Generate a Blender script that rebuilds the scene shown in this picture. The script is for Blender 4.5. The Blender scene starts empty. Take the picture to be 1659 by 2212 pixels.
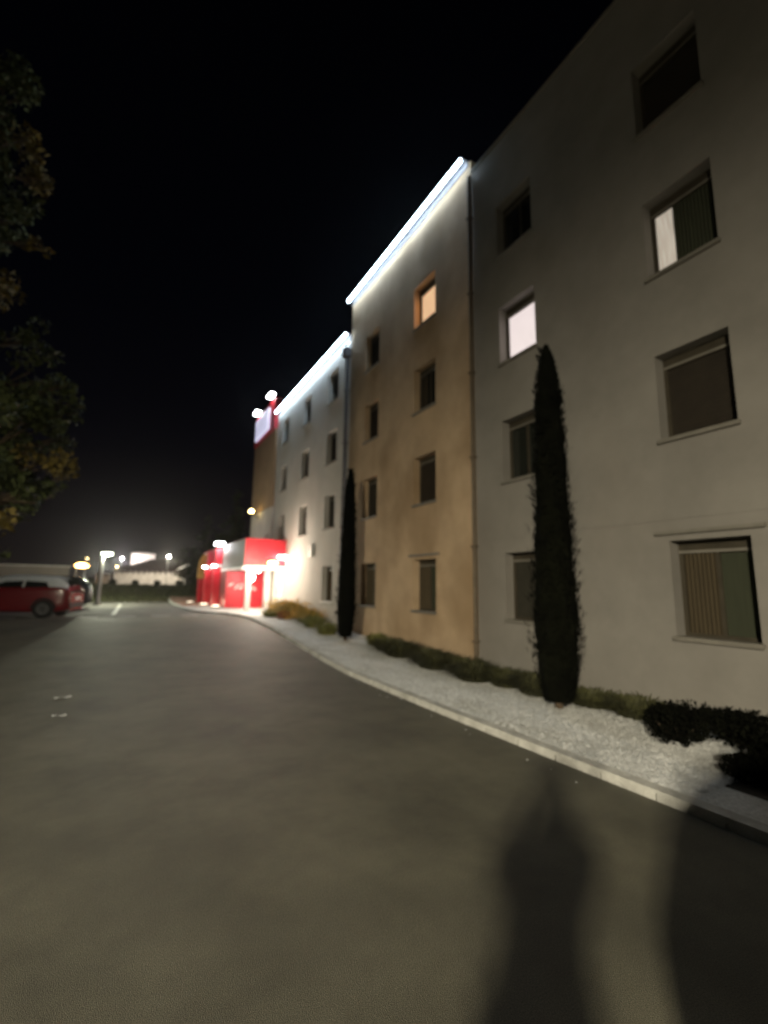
import bpy, bmesh, math, random
from mathutils import Vector, Matrix
R = math.radians
rnd = random.Random(7)
S = bpy.context.scene
COL = S.collection

# ------------------------------------------------------------------ camera
CAM_H = 1.7
cd = bpy.data.cameras.new('camera'); cam = bpy.data.objects.new('camera', cd); COL.objects.link(cam)
S.camera = cam
Ux, Fy, Xr = None, None, None
F = Vector((-559.5, -150.0, -1000.0)).normalized()      # facade direction (+Y) in camera space
U = Vector((95.0, (1e6 - 559.5 * 95) / 150.0, -1000.0)).normalized()   # up (+Z) in camera space
X = F.cross(U).normalized()                             # +X in camera space
M = Matrix((X, F, U))                                   # rows: world axes in camera space -> maps cam to world
cam.matrix_world = Matrix.Translation((0, 0, CAM_H)) @ M.to_4x4()
cd.sensor_fit = 'HORIZONTAL'; cd.sensor_width = 36.0; cd.lens = 36.0 * 1000 / 1659
cd.clip_start = 0.05; cd.clip_end = 3000
cd.dof.use_dof = True; cd.dof.focus_distance = 1.6; cd.dof.aperture_fstop = 1.45

# ------------------------------------------------------------------ world (night sky, town glow low down)
w = bpy.data.worlds.new('World'); S.world = w; w.use_nodes = True
nt = w.node_tree; nt.nodes.clear()
wo = nt.nodes.new('ShaderNodeOutputWorld'); bg = nt.nodes.new('ShaderNodeBackground')
tc = nt.nodes.new('ShaderNodeTexCoord'); sp = nt.nodes.new('ShaderNodeSeparateXYZ'); rp = nt.nodes.new('ShaderNodeValToRGB')
nt.links.new(tc.outputs['Generated'], sp.inputs[0]); nt.links.new(sp.outputs['Z'], rp.inputs[0])
el = rp.color_ramp.elements
el[0].position = 0.0; el[0].color = (.0065, .0042, .0040, 1)
el[1].position = 1.0; el[1].color = (.00012, .00012, .00022, 1)
for p_, c_ in ((.10, (.0036, .0026, .0032, 1)), (.25, (.0012, .0011, .0021, 1)), (.5, (.0004, .0005, .0012, 1))):
    e_ = rp.color_ramp.elements.new(p_); e_.color = c_
nt.links.new(rp.outputs[0], bg.inputs['Color']); bg.inputs['Strength'].default_value = 1.0
nt.links.new(bg.outputs[0], wo.inputs[0])
S.view_settings.view_transform = 'Standard'; S.view_settings.look = 'None'
S.view_settings.exposure = 0.0; S.view_settings.gamma = 1.0
S.cycles.max_bounces = 5; S.cycles.diffuse_bounces = 3; S.cycles.glossy_bounces = 3
S.cycles.sample_clamp_indirect = 3.0; S.cycles.use_light_tree = True
S.cycles.use_denoising = True

# ------------------------------------------------------------------ helpers
def ss(t):
    t = min(max(t, 0.0), 1.0); return t * t * (3 - 2 * t)
def g(y):
    return 0.42 * ss((y - 7) / 13) + 1.0 * ss((y - 30) / 12) - 2.2 * ss((y - 48) / 25)

def tag(o, label=None, cat=None, group=None, kind=None):
    if label: o['label'] = label
    if cat: o['category'] = cat
    if group: o['group'] = group
    if kind: o['kind'] = kind
    return o
def thing(name, label, cat, loc=(0, 0, 0), rz=0.0, group=None):
    o = bpy.data.objects.new(name, None); COL.objects.link(o)
    o.location = loc; o.rotation_euler = (0, 0, rz); o.empty_display_size = .2
    return tag(o, label, cat, group)
def lamp(kind, name, loc, power, col, parent=None, size=.05, **kw):
    l = bpy.data.lights.new(name, kind); l.energy = power; l.color = col
    if kind != 'AREA': l.shadow_soft_size = size
    o = bpy.data.objects.new(name, l); COL.objects.link(o); o.location = loc
    for k, v in kw.items(): setattr(l, k, v)
    if parent: o.parent = parent
    return o

class MB:
    def __init__(s): s.v = []; s.f = []; s.m = []
    def quad(s, a, b, c, d, m=0):
        n = len(s.v); s.v += [tuple(a), tuple(b), tuple(c), tuple(d)]; s.f.append((n, n + 1, n + 2, n + 3)); s.m.append(m)
    def tri(s, a, b, c, m=0):
        n = len(s.v); s.v += [tuple(a), tuple(b), tuple(c)]; s.f.append((n, n + 1, n + 2)); s.m.append(m)
    def box(s, x0, x1, y0, y1, z0, z1, m=0, bev=0.0):
        if bev > 0:
            # chamfered box through a scaled set of points
            b = min(bev, (x1-x0)/2.1, (y1-y0)/2.1, (z1-z0)/2.1)
            bm = bmesh.new(); bmesh.ops.create_cube(bm, size=1)
            for v in bm.verts:
                v.co = Vector(((x0+x1)/2 + v.co.x*(x1-x0), (y0+y1)/2 + v.co.y*(y1-y0), (z0+z1)/2 + v.co.z*(z1-z0)))
            bmesh.ops.bevel(bm, geom=list(bm.edges), offset=b, segments=2, affect='EDGES')
            s.addbm(bm, m); return
        n = len(s.v)
        s.v += [(x0,y0,z0),(x1,y0,z0),(x1,y1,z0),(x0,y1,z0),(x0,y0,z1),(x1,y0,z1),(x1,y1,z1),(x0,y1,z1)]
        for q in ((0,3,2,1),(4,5,6,7),(0,1,5,4),(1,2,6,5),(2,3,7,6),(3,0,4,7)):
            s.f.append(tuple(n+i for i in q)); s.m.append(m)
    def addbm(s, bm, m=0):
        n = len(s.v); bm.verts.index_update()
        s.v += [tuple(v.co) for v in bm.verts]
        for f in bm.faces: s.f.append(tuple(n + v.index for v in f.verts)); s.m.append(m)
        bm.free()
    def tube(s, p0, p1, r0, r1=None, seg=12, m=0, caps=True):
        r1 = r0 if r1 is None else r1
        p0 = Vector(p0); p1 = Vector(p1); d = (p1 - p0).normalized()
        a = d.orthogonal().normalized(); b = d.cross(a)
        n = len(s.v)
        for p, r in ((p0, r0), (p1, r1)):
            for i in range(seg):
                t = 2*math.pi*i/seg; s.v.append(tuple(p + a*math.cos(t)*r + b*math.sin(t)*r))
        for i in range(seg):
            j = (i+1) % seg; s.f.append((n+i, n+j, n+seg+j, n+seg+i)); s.m.append(m)
        if caps:
            s.f.append(tuple(n+i for i in reversed(range(seg)))); s.m.append(m)
            s.f.append(tuple(n+seg+i for i in range(seg))); s.m.append(m)
    def ball(s, c, rx, ry=None, rz=None, seg=14, ring=9, m=0):
        ry = ry or rx; rz = rz or rx
        bm = bmesh.new(); bmesh.ops.create_uvsphere(bm, u_segments=seg, v_segments=ring, radius=1)
        for v in bm.verts: v.co = Vector((c[0]+v.co.x*rx, c[1]+v.co.y*ry, c[2]+v.co.z*rz))
        s.addbm(bm, m)
    def build(s, name, mats, parent=None, smooth=False):
        me = bpy.data.meshes.new(name); me.from_pydata(s.v, [], s.f)
        mats = mats if isinstance(mats, (list, tuple)) else [mats]
        for mm in mats: me.materials.append(mm)
        me.polygons.foreach_set('material_index', s.m)
        if smooth: me.polygons.foreach_set('use_smooth', [True]*len(s.f))
        me.update()
        o = bpy.data.objects.new(name, me); COL.objects.link(o)
        if parent: o.parent = parent
        return o

def copy_tree(o, parent=None):
    c = o.copy(); COL.objects.link(c); c.parent = parent
    for ch in list(o.children): copy_tree(ch, c)
    return c

# ------------------------------------------------------------------ materials
def mat(name, col, rough=.8, var=.15, scale=6.0, bump=.0, bscale=60.0, metal=0.0, spec=None, stain_shade=None, coat=0, two=None, detail=6, stretch=None, grain=0):
    m = bpy.data.materials.new(name); m.use_nodes = True; n = m.node_tree.nodes; L = m.node_tree.links
    b = n['Principled BSDF']; b.inputs['Roughness'].default_value = rough; b.inputs['Metallic'].default_value = metal
    if spec is not None: b.inputs['Specular IOR Level'].default_value = spec
    if coat: b.inputs['Coat Weight'].default_value = coat; b.inputs['Coat Roughness'].default_value = .05
    t = n.new('ShaderNodeTexCoord'); src = t.outputs['Object']
    if stretch:
        mp = n.new('ShaderNodeMapping'); mp.inputs['Scale'].default_value = stretch; L.new(src, mp.inputs[0]); src = mp.outputs[0]
    no = n.new('ShaderNodeTexNoise'); no.inputs['Scale'].default_value = scale; no.inputs['Detail'].default_value = detail
    no.inputs['Roughness'].default_value = .65
    L.new(src, no.inputs['Vector'])
    mx = n.new('ShaderNodeMix'); mx.data_type = 'RGBA'
    c2 = two or tuple(c*(1-var*2) for c in col); c1 = tuple(min(1, c*(1+var)) for c in col)
    mx.inputs[6].default_value = (*c2, 1); mx.inputs[7].default_value = (*c1, 1)
    mr = n.new('ShaderNodeMapRange'); mr.inputs[1].default_value = .3; mr.inputs[2].default_value = .7
    L.new(no.outputs[0], mr.inputs[0]); L.new(mr.outputs[0], mx.inputs[0]); out = mx.outputs[2]
    if stain_shade:
        n2 = n.new('ShaderNodeTexNoise'); n2.inputs['Scale'].default_value = stain_shade[1]; n2.inputs['Detail'].default_value = 4
        mp2 = n.new('ShaderNodeMapping'); mp2.inputs['Scale'].default_value = stain_shade[2]; L.new(t.outputs['Object'], mp2.inputs[0]); L.new(mp2.outputs[0], n2.inputs['Vector'])
        m2 = n.new('ShaderNodeMix'); m2.data_type = 'RGBA'; m2.inputs[7].default_value = (*stain_shade[0], 1)
        r2 = n.new('ShaderNodeMapRange'); r2.inputs[1].default_value = stain_shade[3]; r2.inputs[2].default_value = stain_shade[4]; r2.inputs[4].default_value = stain_shade[5]
        L.new(n2.outputs[0], r2.inputs[0]); L.new(r2.outputs[0], m2.inputs[0]); L.new(out, m2.inputs[6]); out = m2.outputs[2]
    if grain:
        n3 = n.new('ShaderNodeTexNoise'); n3.inputs['Scale'].default_value = 130; n3.inputs['Detail'].default_value = 5; n3.inputs['Roughness'].default_value = .8
        L.new(t.outputs['Object'], n3.inputs['Vector']); r3 = n.new('ShaderNodeMapRange'); r3.inputs[1].default_value = .35; r3.inputs[2].default_value = .65
        r3.inputs[3].default_value = 1-grain; r3.inputs[4].default_value = 1+grain; L.new(n3.outputs[0], r3.inputs[0])
        m3 = n.new('ShaderNodeVectorMath'); m3.operation = 'SCALE'; L.new(out, m3.inputs[0]); L.new(r3.outputs[0], m3.inputs['Scale']); out = m3.outputs[0]
    L.new(out, b.inputs['Base Color'])
    if bump:
        nb = n.new('ShaderNodeTexNoise'); nb.inputs['Scale'].default_value = bscale; nb.inputs['Detail'].default_value = 3
        L.new(t.outputs['Object'], nb.inputs['Vector'])
        bp = n.new('ShaderNodeBump'); bp.inputs['Strength'].default_value = bump; bp.inputs['Distance'].default_value = .02
        L.new(nb.outputs[0], bp.inputs['Height']); L.new(bp.outputs[0], b.inputs['Normal'])
    return m
def emit(name, col, strength, base=(.8,.8,.8), var=0, scale=8):
    m = bpy.data.materials.new(name); m.use_nodes = True; n = m.node_tree.nodes; L = m.node_tree.links
    b = n['Principled BSDF']; b.inputs['Base Color'].default_value = (*base, 1); b.inputs['Roughness'].default_value = .6
    b.inputs['Emission Color'].default_value = (*col, 1); b.inputs['Emission Strength'].default_value = strength
    if var:
        t = n.new('ShaderNodeTexCoord'); mp = n.new('ShaderNodeMapping'); mp.inputs['Scale'].default_value = (1, 14, 1.2)
        no = n.new('ShaderNodeTexNoise'); no.inputs['Scale'].default_value = scale
        mr = n.new('ShaderNodeMapRange'); mr.inputs[1].default_value = .3; mr.inputs[2].default_value = .7
        mr.inputs[3].default_value = strength*(1-var); mr.inputs[4].default_value = strength*(1+var)
        L.new(t.outputs['Object'], mp.inputs[0]); L.new(mp.outputs[0], no.inputs['Vector']); L.new(no.outputs[0], mr.inputs[0]); L.new(mr.outputs[0], b.inputs['Emission Strength'])
    return m

M_asph = mat('asphalt', (.128,.120,.088), .62, .22, 1.1, .55, 220, spec=.35, grain=.5, stain_shade=((.075,.071,.055), .45, (1,1,1), .48, .7, .6), detail=10)
M_asph2 = mat('parking_asphalt', (.17,.16,.145), .8, .2, 1.5, .5, 150, stain_shade=((.09,.085,.08), .5, (1,1,1), .5, .7, .5))
M_paint = mat('road_paint', (.62,.61,.56), .6, .2, 9, .3, 90, stain_shade=((.2,.19,.17), 6, (1,1,1), .5, .75, .8))
M_kerb = mat('kerb_stone', (.60,.59,.56), .85, .16, 5, .6, 70, stain_shade=((.2,.19,.16), 2.0, (1,1,1), .5, .75, .6))
M_gravel = mat('white_gravel', (.84,.85,.85), .9, .18, 30, 1.0, 70, stain_shade=((.45,.44,.39), 1.3, (1,1,1), .45, .7, .7), detail=8)
M_pebble = mat('pebble', (.88,.88,.87), .8, .25, 9, 0)
M_soil = mat('mulch', (.05,.042,.03), .95, .4, 12, 1.0, 50)
M_grass = mat('grass_ground', (.085,.09,.035), .95, .35, 1.2, .8, 30, stain_shade=((.16,.13,.07), .25, (1,1,1), .45, .6, .8))
M_path = mat('terracotta_paving', (.40,.24,.18), .8, .2, 3, .4, 50)
M_near = mat('grey_white_render', (.255,.238,.218), .9, .10, .8, .25, 120, stain_shade=((.20,.175,.15), .55, (1,.9,.5), .5, .75, .5))
M_mid = mat('ochre_render', (.53,.385,.25), .9, .10, .9, .25, 120, stain_shade=((.27,.175,.09), .5, (1,1,.8), .46, .66, .7))  # patches carry warm light pools and dappled tree shade in the colour
M_far = mat('pale_render', (.50,.475,.44), .9, .07, .9, .25, 120, stain_shade=((.36,.34,.30), .6, (1,1,.4), .5, .75, .5))
M_tower = mat('brown_render', (.36,.23,.13), .9, .12, 1, .25, 100)
M_cream = mat('cream_render', (.55,.5,.45), .9, .1, 1, .2, 100)
M_red = mat('red_panel', (.62,.02,.035), .45, .12, 2, .05, 60)
M_greyp = mat('grey_panel', (.24,.21,.19), .6, .08, 2, .05, 60, stain_shade=((.17,.15,.14), 1.2, (1,1,3), .5, .7, .5))
M_yel = mat('yellow_panel', (.55,.33,.09), .6, .12, 2)
M_white = mat('white_enamel', (.78,.76,.73), .45, .05, 4)
M_frame = mat('dark_window_frame', (.055,.046,.032), .5, .15, 6)
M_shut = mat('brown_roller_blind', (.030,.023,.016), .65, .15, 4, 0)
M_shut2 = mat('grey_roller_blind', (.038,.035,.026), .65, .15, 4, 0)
M_rbox = mat('pale_roller_box', (.20,.185,.16), .6, .1, 6)
M_glass = mat('dark_glass', (.02,.022,.018), .12, .1, 3, spec=.6)
M_inner = mat('green_curtain', (.035,.040,.022), .85, .12, 5, 0, stretch=(1,6,.4))
M_brownc = mat('brown_curtain', (.055,.040,.02), .9, .12, 5, 0, stretch=(1,6,.4))
M_pipe = mat('grey_downpipe', (.15,.145,.16), .5, .12, 5, metal=.3)
M_pipeb = mat('brown_downpipe', (.12,.09,.06), .6, .12, 5)
M_metal = mat('galvanised_pole', (.33,.33,.32), .45, .1, 8, metal=.7)
M_dark = mat('dark_metal', (.04,.04,.04), .5, .1, 8, metal=.3)
M_bark = mat('bark', (.10,.07,.045), .95, .3, 9, 1.0, 30)
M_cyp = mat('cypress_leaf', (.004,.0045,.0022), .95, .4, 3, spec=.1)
M_leaf = mat('tree_leaf', (.05,.065,.014), .75, .4, .9, two=(.025,.033,.007))
M_leaflit = mat('lit_leaf_tint', (.17,.125,.018), .7, .3, 2)  # lamplight on the branch tips, put into the leaf colour
M_blade = mat('grass_blade', (.22,.22,.06), .75, .35, 3)
M_bladey = mat('amber_foliage', (.62,.36,.06), .75, .3, 5)
M_blade2 = mat('olive_blade', (.075,.075,.025), .75, .35, 3)
M_bladed = mat('dark_blade', (.05,.05,.016), .8, .35, 3)
M_rust = mat('rust_red_foliage', (.34,.12,.05), .8, .3, 4)
M_tyre = mat('tyre', (.012,.012,.012), .8, .1, 5)
M_rim = mat('alloy', (.10,.10,.105), .4, .1, 5, metal=.6)
M_carred = mat('car_red', (.20,.005,.010), .25, .05, 3, coat=1)
M_carwhite = mat('car_roof_white', (.85,.86,.84), .3, .04, 3, coat=1)
M_cargrey = mat('car_charcoal', (.03,.03,.034), .25, .05, 3, coat=1)
M_cglass = mat('car_glass', (.012,.013,.012), .06, .05, 3, spec=.8)
M_tail = mat('tail_light', (.5,.03,.06), .2, .1, 8, coat=1)
M_head = mat('headlight', (.6,.6,.58), .1, .1, 8, coat=1)
M_roofd = mat('brown_tile', (.035,.014,.010), .85, .25, 3, .5, 20)
M_farwall = mat('pink_white_wall', (.60,.54,.52), .9, .14, 1.2, 0, stain_shade=((.42,.36,.34), 1.0, (2,1,.4), .45, .7, .5))
M_fargrey = mat('taupe_wall', (.24,.20,.175), .9, .12, .6)
M_led = emit('led_strip_light', (.66,.85,1.0), 50)
M_lampw = emit('lamp_white', (1.0,.98,.93), 40)
M_lampc = emit('lamp_cool', (.93,.97,1.0), 26)
M_lampg = emit('lamp_greenish', (.93,1.0,.72), 40)
M_lampo = emit('lamp_orange', (1.0,.52,.16), 30)
M_lampy = emit('lamp_amber', (1.0,.74,.28), 22)
M_blindw = emit('lit_white_blind', (.93,.80,.80), .72, (.7,.7,.7), .08, 3)
M_blindo = emit('lit_orange_blind', (1.0,.64,.36), .7, (.7,.5,.4), .16, 3)
M_blindg = emit('lit_cream_curtain', (1.0,.88,.74), .34, (.7,.65,.6), .3, 3)
M_signw = emit('sign_face', (.74,.74,1.0), .75, (.8,.8,.9), .12, 2)
M_inlit = emit('lit_lobby', (1.0,.80,.55), .55, (.6,.55,.45), .6, 2)
M_cloth = mat('dark_jacket', (.02,.022,.03), .9, .2, 8)
M_jean = mat('dark_trousers', (.015,.018,.03), .9, .2, 8)
M_skin = mat('skin', (.50,.30,.22), .55, .06, 12)
M_hair = mat('brown_hair', (.03,.018,.01), .8, .3, 30)

# ------------------------------------------------------------------ ground
KERB = [(-40,3.97),(0,3.97),(1.75,3.97),(3.8,3.91),(5.5,3.88),(8.5,3.86),(10.5,3.97),(12.5,4.06),(15,4.14),(17.5,4.17),(19,4.02),(20,3.72),(21,3.2),(22,2.78),(24,2.6),(33,2.5)]
def kx(y):
    for (a, b), (c, d) in zip(KERB, KERB[1:]):
        if y <= c: return b + (d-b)*(y-a)/(c-a)
    return KERB[-1][1]
def sheet(name, ys, xl, xr, off, m, nx=1, label=None):
    mb = MB()
    for y0, y1 in zip(ys, ys[1:]):
        for i in range(nx):
            f0, f1 = i/nx, (i+1)/nx
            a0 = xl(y0); b0 = xr(y0); a1 = xl(y1); b1 = xr(y1)
            mb.quad((a0+(b0-a0)*f0, y0, g(y0)+off), (a0+(b0-a0)*f1, y0, g(y0)+off), (a1+(b1-a1)*f1, y1, g(y1)+off), (a1+(b1-a1)*f0, y1, g(y1)+off))
    return tag(mb.build(name, m, None, True), None, None, None, 'structure')
def fr(a, b, s):
    n = max(1, int(round((b-a)/s))); return [a + (b-a)*i/n for i in range(n+1)]
sheet('ground', fr(-500,-40,115)+fr(-39,80,1)+fr(90,1200,60), lambda y:-900, lambda y:900, -.06, M_grass, 8)
sheet('road', fr(-40,19.6,.7), lambda y:-24, lambda y:kx(y)-.01, 0, M_asph, 6)
sheet('parking_ground', fr(19.6,32,.6), lambda y:-24, lambda y:kx(y)-.01, 0, M_asph2, 4)
sheet('gravel_bed', fr(2.3,20.6,.6), lambda y:kx(y)+.13, lambda y:6.32, .068, M_gravel, 3)
sheet('gravel_edge', fr(-20,2.3,1.1), lambda y:kx(y)+.13, lambda y:kx(y)+.62, .068, M_gravel)
sheet('planting_soil', fr(-20,2.3,1.1), lambda y:kx(y)+.62, lambda y:6.32, .07, M_soil, 2)
sheet('entrance_paving', fr(20.6,26,.6), lambda y:kx(y)+.13, lambda y:6.32, .07, M_kerb, 2)
sheet('footpath', fr(26,34,1), lambda y:kx(y)+.13, lambda y:9, .07, M_path, 2)
mb = MB()
ky = fr(-20,33,.5)
for i, (y0, y1) in enumerate(zip(ky, ky[1:])):
    a, b = kx(y0), kx(y1); z0, z1 = g(y0), g(y1)
    mb.quad((a,y0,z0-.03),(a,y1,z1-.03),(b+.012,y1,z1+.075),(a+.012,y0,z0+.075))
    mb.quad((a+.012,y0,z0+.075),(b+.012,y1,z1+.075),(b+.135,y1,z1+.079),(a+.135,y0,z0+.079))
    mb.quad((a+.135,y0,z0+.079),(b+.135,y1,z1+.079),(b+.14,y1,z1),(a+.14,y0,z0))
tag(mb.build('kerb', M_kerb), None, None, None, 'structure')
# loose pebbles
mb = MB()
def pebble(x, y, z, r):
    a = rnd.random()*3; sx, sy, sz = r*rnd.uniform(.7,1.4), r*rnd.uniform(.7,1.3), r*rnd.uniform(.4,.8)
    n = len(mb.v)
    for q in ((1,0,0),(0,1,0),(-1,0,0),(0,-1,0)):
        px, py = q[0]*sx, q[1]*sy
        mb.v.append((x+px*math.cos(a)-py*math.sin(a), y+px*math.sin(a)+py*math.cos(a), z))
    mb.v.append((x, y, z+sz)); 
    for i in range(4): mb.f.append((n+i, n+(i+1)%4, n+4)); mb.m.append(0)
for i in range(15000):
    y = 2.3 + 18*rnd.random()**1.6; x = rnd.uniform(kx(y)+.15, 6.1)
    pebble(x, y, g(y)+.068, rnd.uniform(.009,.024))
for i in range(35):
    y = rnd.uniform(2.5,14); pebble(kx(y)-abs(rnd.gauss(0,.12))-.03, y, g(y), rnd.uniform(.006,.016))
tag(mb.build('loose_pebbles', M_pebble, None, True), 'white pebbles covering the bed between kerb and hotel wall', 'pebbles', None, 'stuff')
# markings (thin sheets)
def mark(name, pts, off=.006):
    mb = MB(); (a, b, c, d) = pts
    N = 8
    for i in range(N):
        t0, t1 = i/N, (i+1)/N
        p = [(a[0]+(d[0]-a[0])*t0, a[1]+(d[1]-a[1])*t0), (b[0]+(c[0]-b[0])*t0, b[1]+(c[1]-b[1])*t0), (b[0]+(c[0]-b[0])*t1, b[1]+(c[1]-b[1])*t1), (a[0]+(d[0]-a[0])*t1, a[1]+(d[1]-a[1])*t1)]
        mb.quad(*[(x, y, g(y)+off) for x, y in p])
    return tag(mb.build(name, M_paint), None, None, None, 'structure')
mark('stall_line', ((-.36,20.9),(-.20,20.9),(-.02,30.5),(-.18,30.5)))
mark('stall_line', ((-8.0,19.75),(-3.1,19.75),(-3.1,20.05),(-8.0,20.05)), .007)
for x0 in (-1.35,-.15,1.0,2.05):
    mark('give_way_dash', ((x0,19.75),(x0+.62,19.75),(x0+.62,20.0),(x0,20.0)))

# ------------------------------------------------------------------ hotel
FX = 6.3
hotel = thing('hotel_building', 'long four-storey hotel of pale and ochre wings with white light strips along two rooflines', 'building', (FX, 14, 0))
def P(o):                      # keep world coordinates while parenting to an Empty at its base
    p = o.parent
    off = Vector((0,0,0))
    while p: off += p.location; p = p.parent
    o.data.transform(Matrix.Translation(-off)); return o
SILLS = (1.10, 3.72, 6.16, 8.55); WH = 1.24; RD = .23
def block(name, y0, y1, top, m, cols, doors=(), x=FX, zb=-.3, depth=11):
    holes = []
    for (a, b, skip) in cols:
        for k, s in enumerate(SILLS):
            if k in skip: continue
            holes.append((a, b, s, s+WH))
    holes += list(doors)
    ys = sorted({y0, y1, *[h[0] for h in holes], *[h[1] for h in holes]})
    zs = sorted({zb, top, *[h[2] for h in holes], *[h[3] for h in holes]})
    mb = MB()
    for a, b in zip(ys, ys[1:]):
        for c, d in zip(zs, zs[1:]):
            ym, zm = (a+b)/2, (c+d)/2
            if any(h[0] < ym < h[1] and h[2] < zm < h[3] for h in holes): continue
            mb.quad((x,b,c),(x,a,c),(x,a,d),(x,b,d))
    for h in holes:
        a, b, c, d = h; r = x+RD+.02
        mb.quad((x,a,c),(x,b,c),(r,b,c),(r,a,c)); mb.quad((x,b,d),(x,a,d),(r,a,d),(r,b,d))
        mb.quad((x,a,d),(x,a,c),(r,a,c),(r,a,d)); mb.quad((x,b,c),(x,b,d),(r,b,d),(r,b,c))
    xb = x+depth; pt = .28      # parapet with a flat roof sunk behind it
    mb.quad((x,y0,zb),(xb,y0,zb),(xb,y0,top),(x,y0,top)); mb.quad((xb,y1,zb),(x,y1,zb),(x,y1,top),(xb,y1,top))
    mb.quad((xb,y0,zb),(xb,y1,zb),(xb,y1,top),(xb,y0,top))
    mb.quad((x,y0,top),(x+pt,y0,top),(x+pt,y1,top),(x,y1,top))
    mb.quad((x+pt,y0,top),(x+pt,y0,top-.4),(x+pt,y1,top-.4),(x+pt,y1,top))
    mb.quad((x+pt,y0,top-.4),(xb,y0,top-.4),(xb,y1,top-.4),(x+pt,y1,top-.4))
    return P(mb.build(name, m, hotel))
NEARC = [(2.62,3.55,()),(5.68,6.63,()),(-.45,.5,()),(-3.5,-2.55,())]
MIDC = [(8.9,9.9,()),(11.9,12.85,())]
FARC = [(15.1,16.1,()),(18.05,19.0,(0,)),(21.15,22.1,(0,))]
DOOR = (20.95,22.95,.4,2.45)
block('near_wing_wall', -9, 7.43, 11.33, M_near, NEARC)
block('ochre_wing_wall', 7.45, 14.0, 11.72, M_mid, MIDC)
block('far_wing_wall', 14.02, 23.1, 10.52, M_far, FARC, [DOOR])
block('tower_wall', 23.12, 27.6, 9.75, M_tower, [], x=6.2, zb=5.6)
block('tower_base', 23.12, 27.6, 5.59, M_cream, [], x=6.21)
# parapet copings
mb = MB(); mb.box(FX-.03, FX+.31, -9, 7.43, 11.333, 11.40, 0, .01)
P(mb.build('coping', M_rbox, hotel))
# red crown of the tower with its sign
mb = MB(); mb.box(6.12, 6.5, 23.2, 27.5, 9.76, 11.5, 0, .02); P(mb.build('red_sign_wall', M_red, hotel))
sg = MB(); sg.box(6.02, 6.115, 24.15, 27.0, 9.98, 11.2, 0, .02); so = P(sg.build('hotel_sign', M_signw, hotel))
st = MB()
for (za, zb_, t) in ((10.32,10.42,.05),(10.62,10.74,.05)):
    st.quad((6.015,27.0,za),(6.015,24.9,zb_+.06),(6.015,24.9,zb_+.06+t),(6.015,27.0,za+t))
st.quad((6.015,26.2,10.86),(6.015,24.6,11.0),(6.015,24.6,11.05),(6.015,26.2,10.91))
so2 = P(st.build('lettering', M_dark, so))
for yy, rx in ((23.6, .0), (26.6, .0)):
    a = MB(); a.tube((6.3, yy, 11.4), (6.02, yy, 11.72), .02); a.box(5.86, 6.08, yy-.28, yy+.28, 11.72, 11.8, 0, .02)
    ao = P(a.build('sign_floodlight', M_dark, hotel))
    b = MB(); b.box(5.84, 6.1, yy-.34, yy+.34, 11.60, 11.715, 0, .02); P(b.build('lens', M_lampc, ao))

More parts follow.
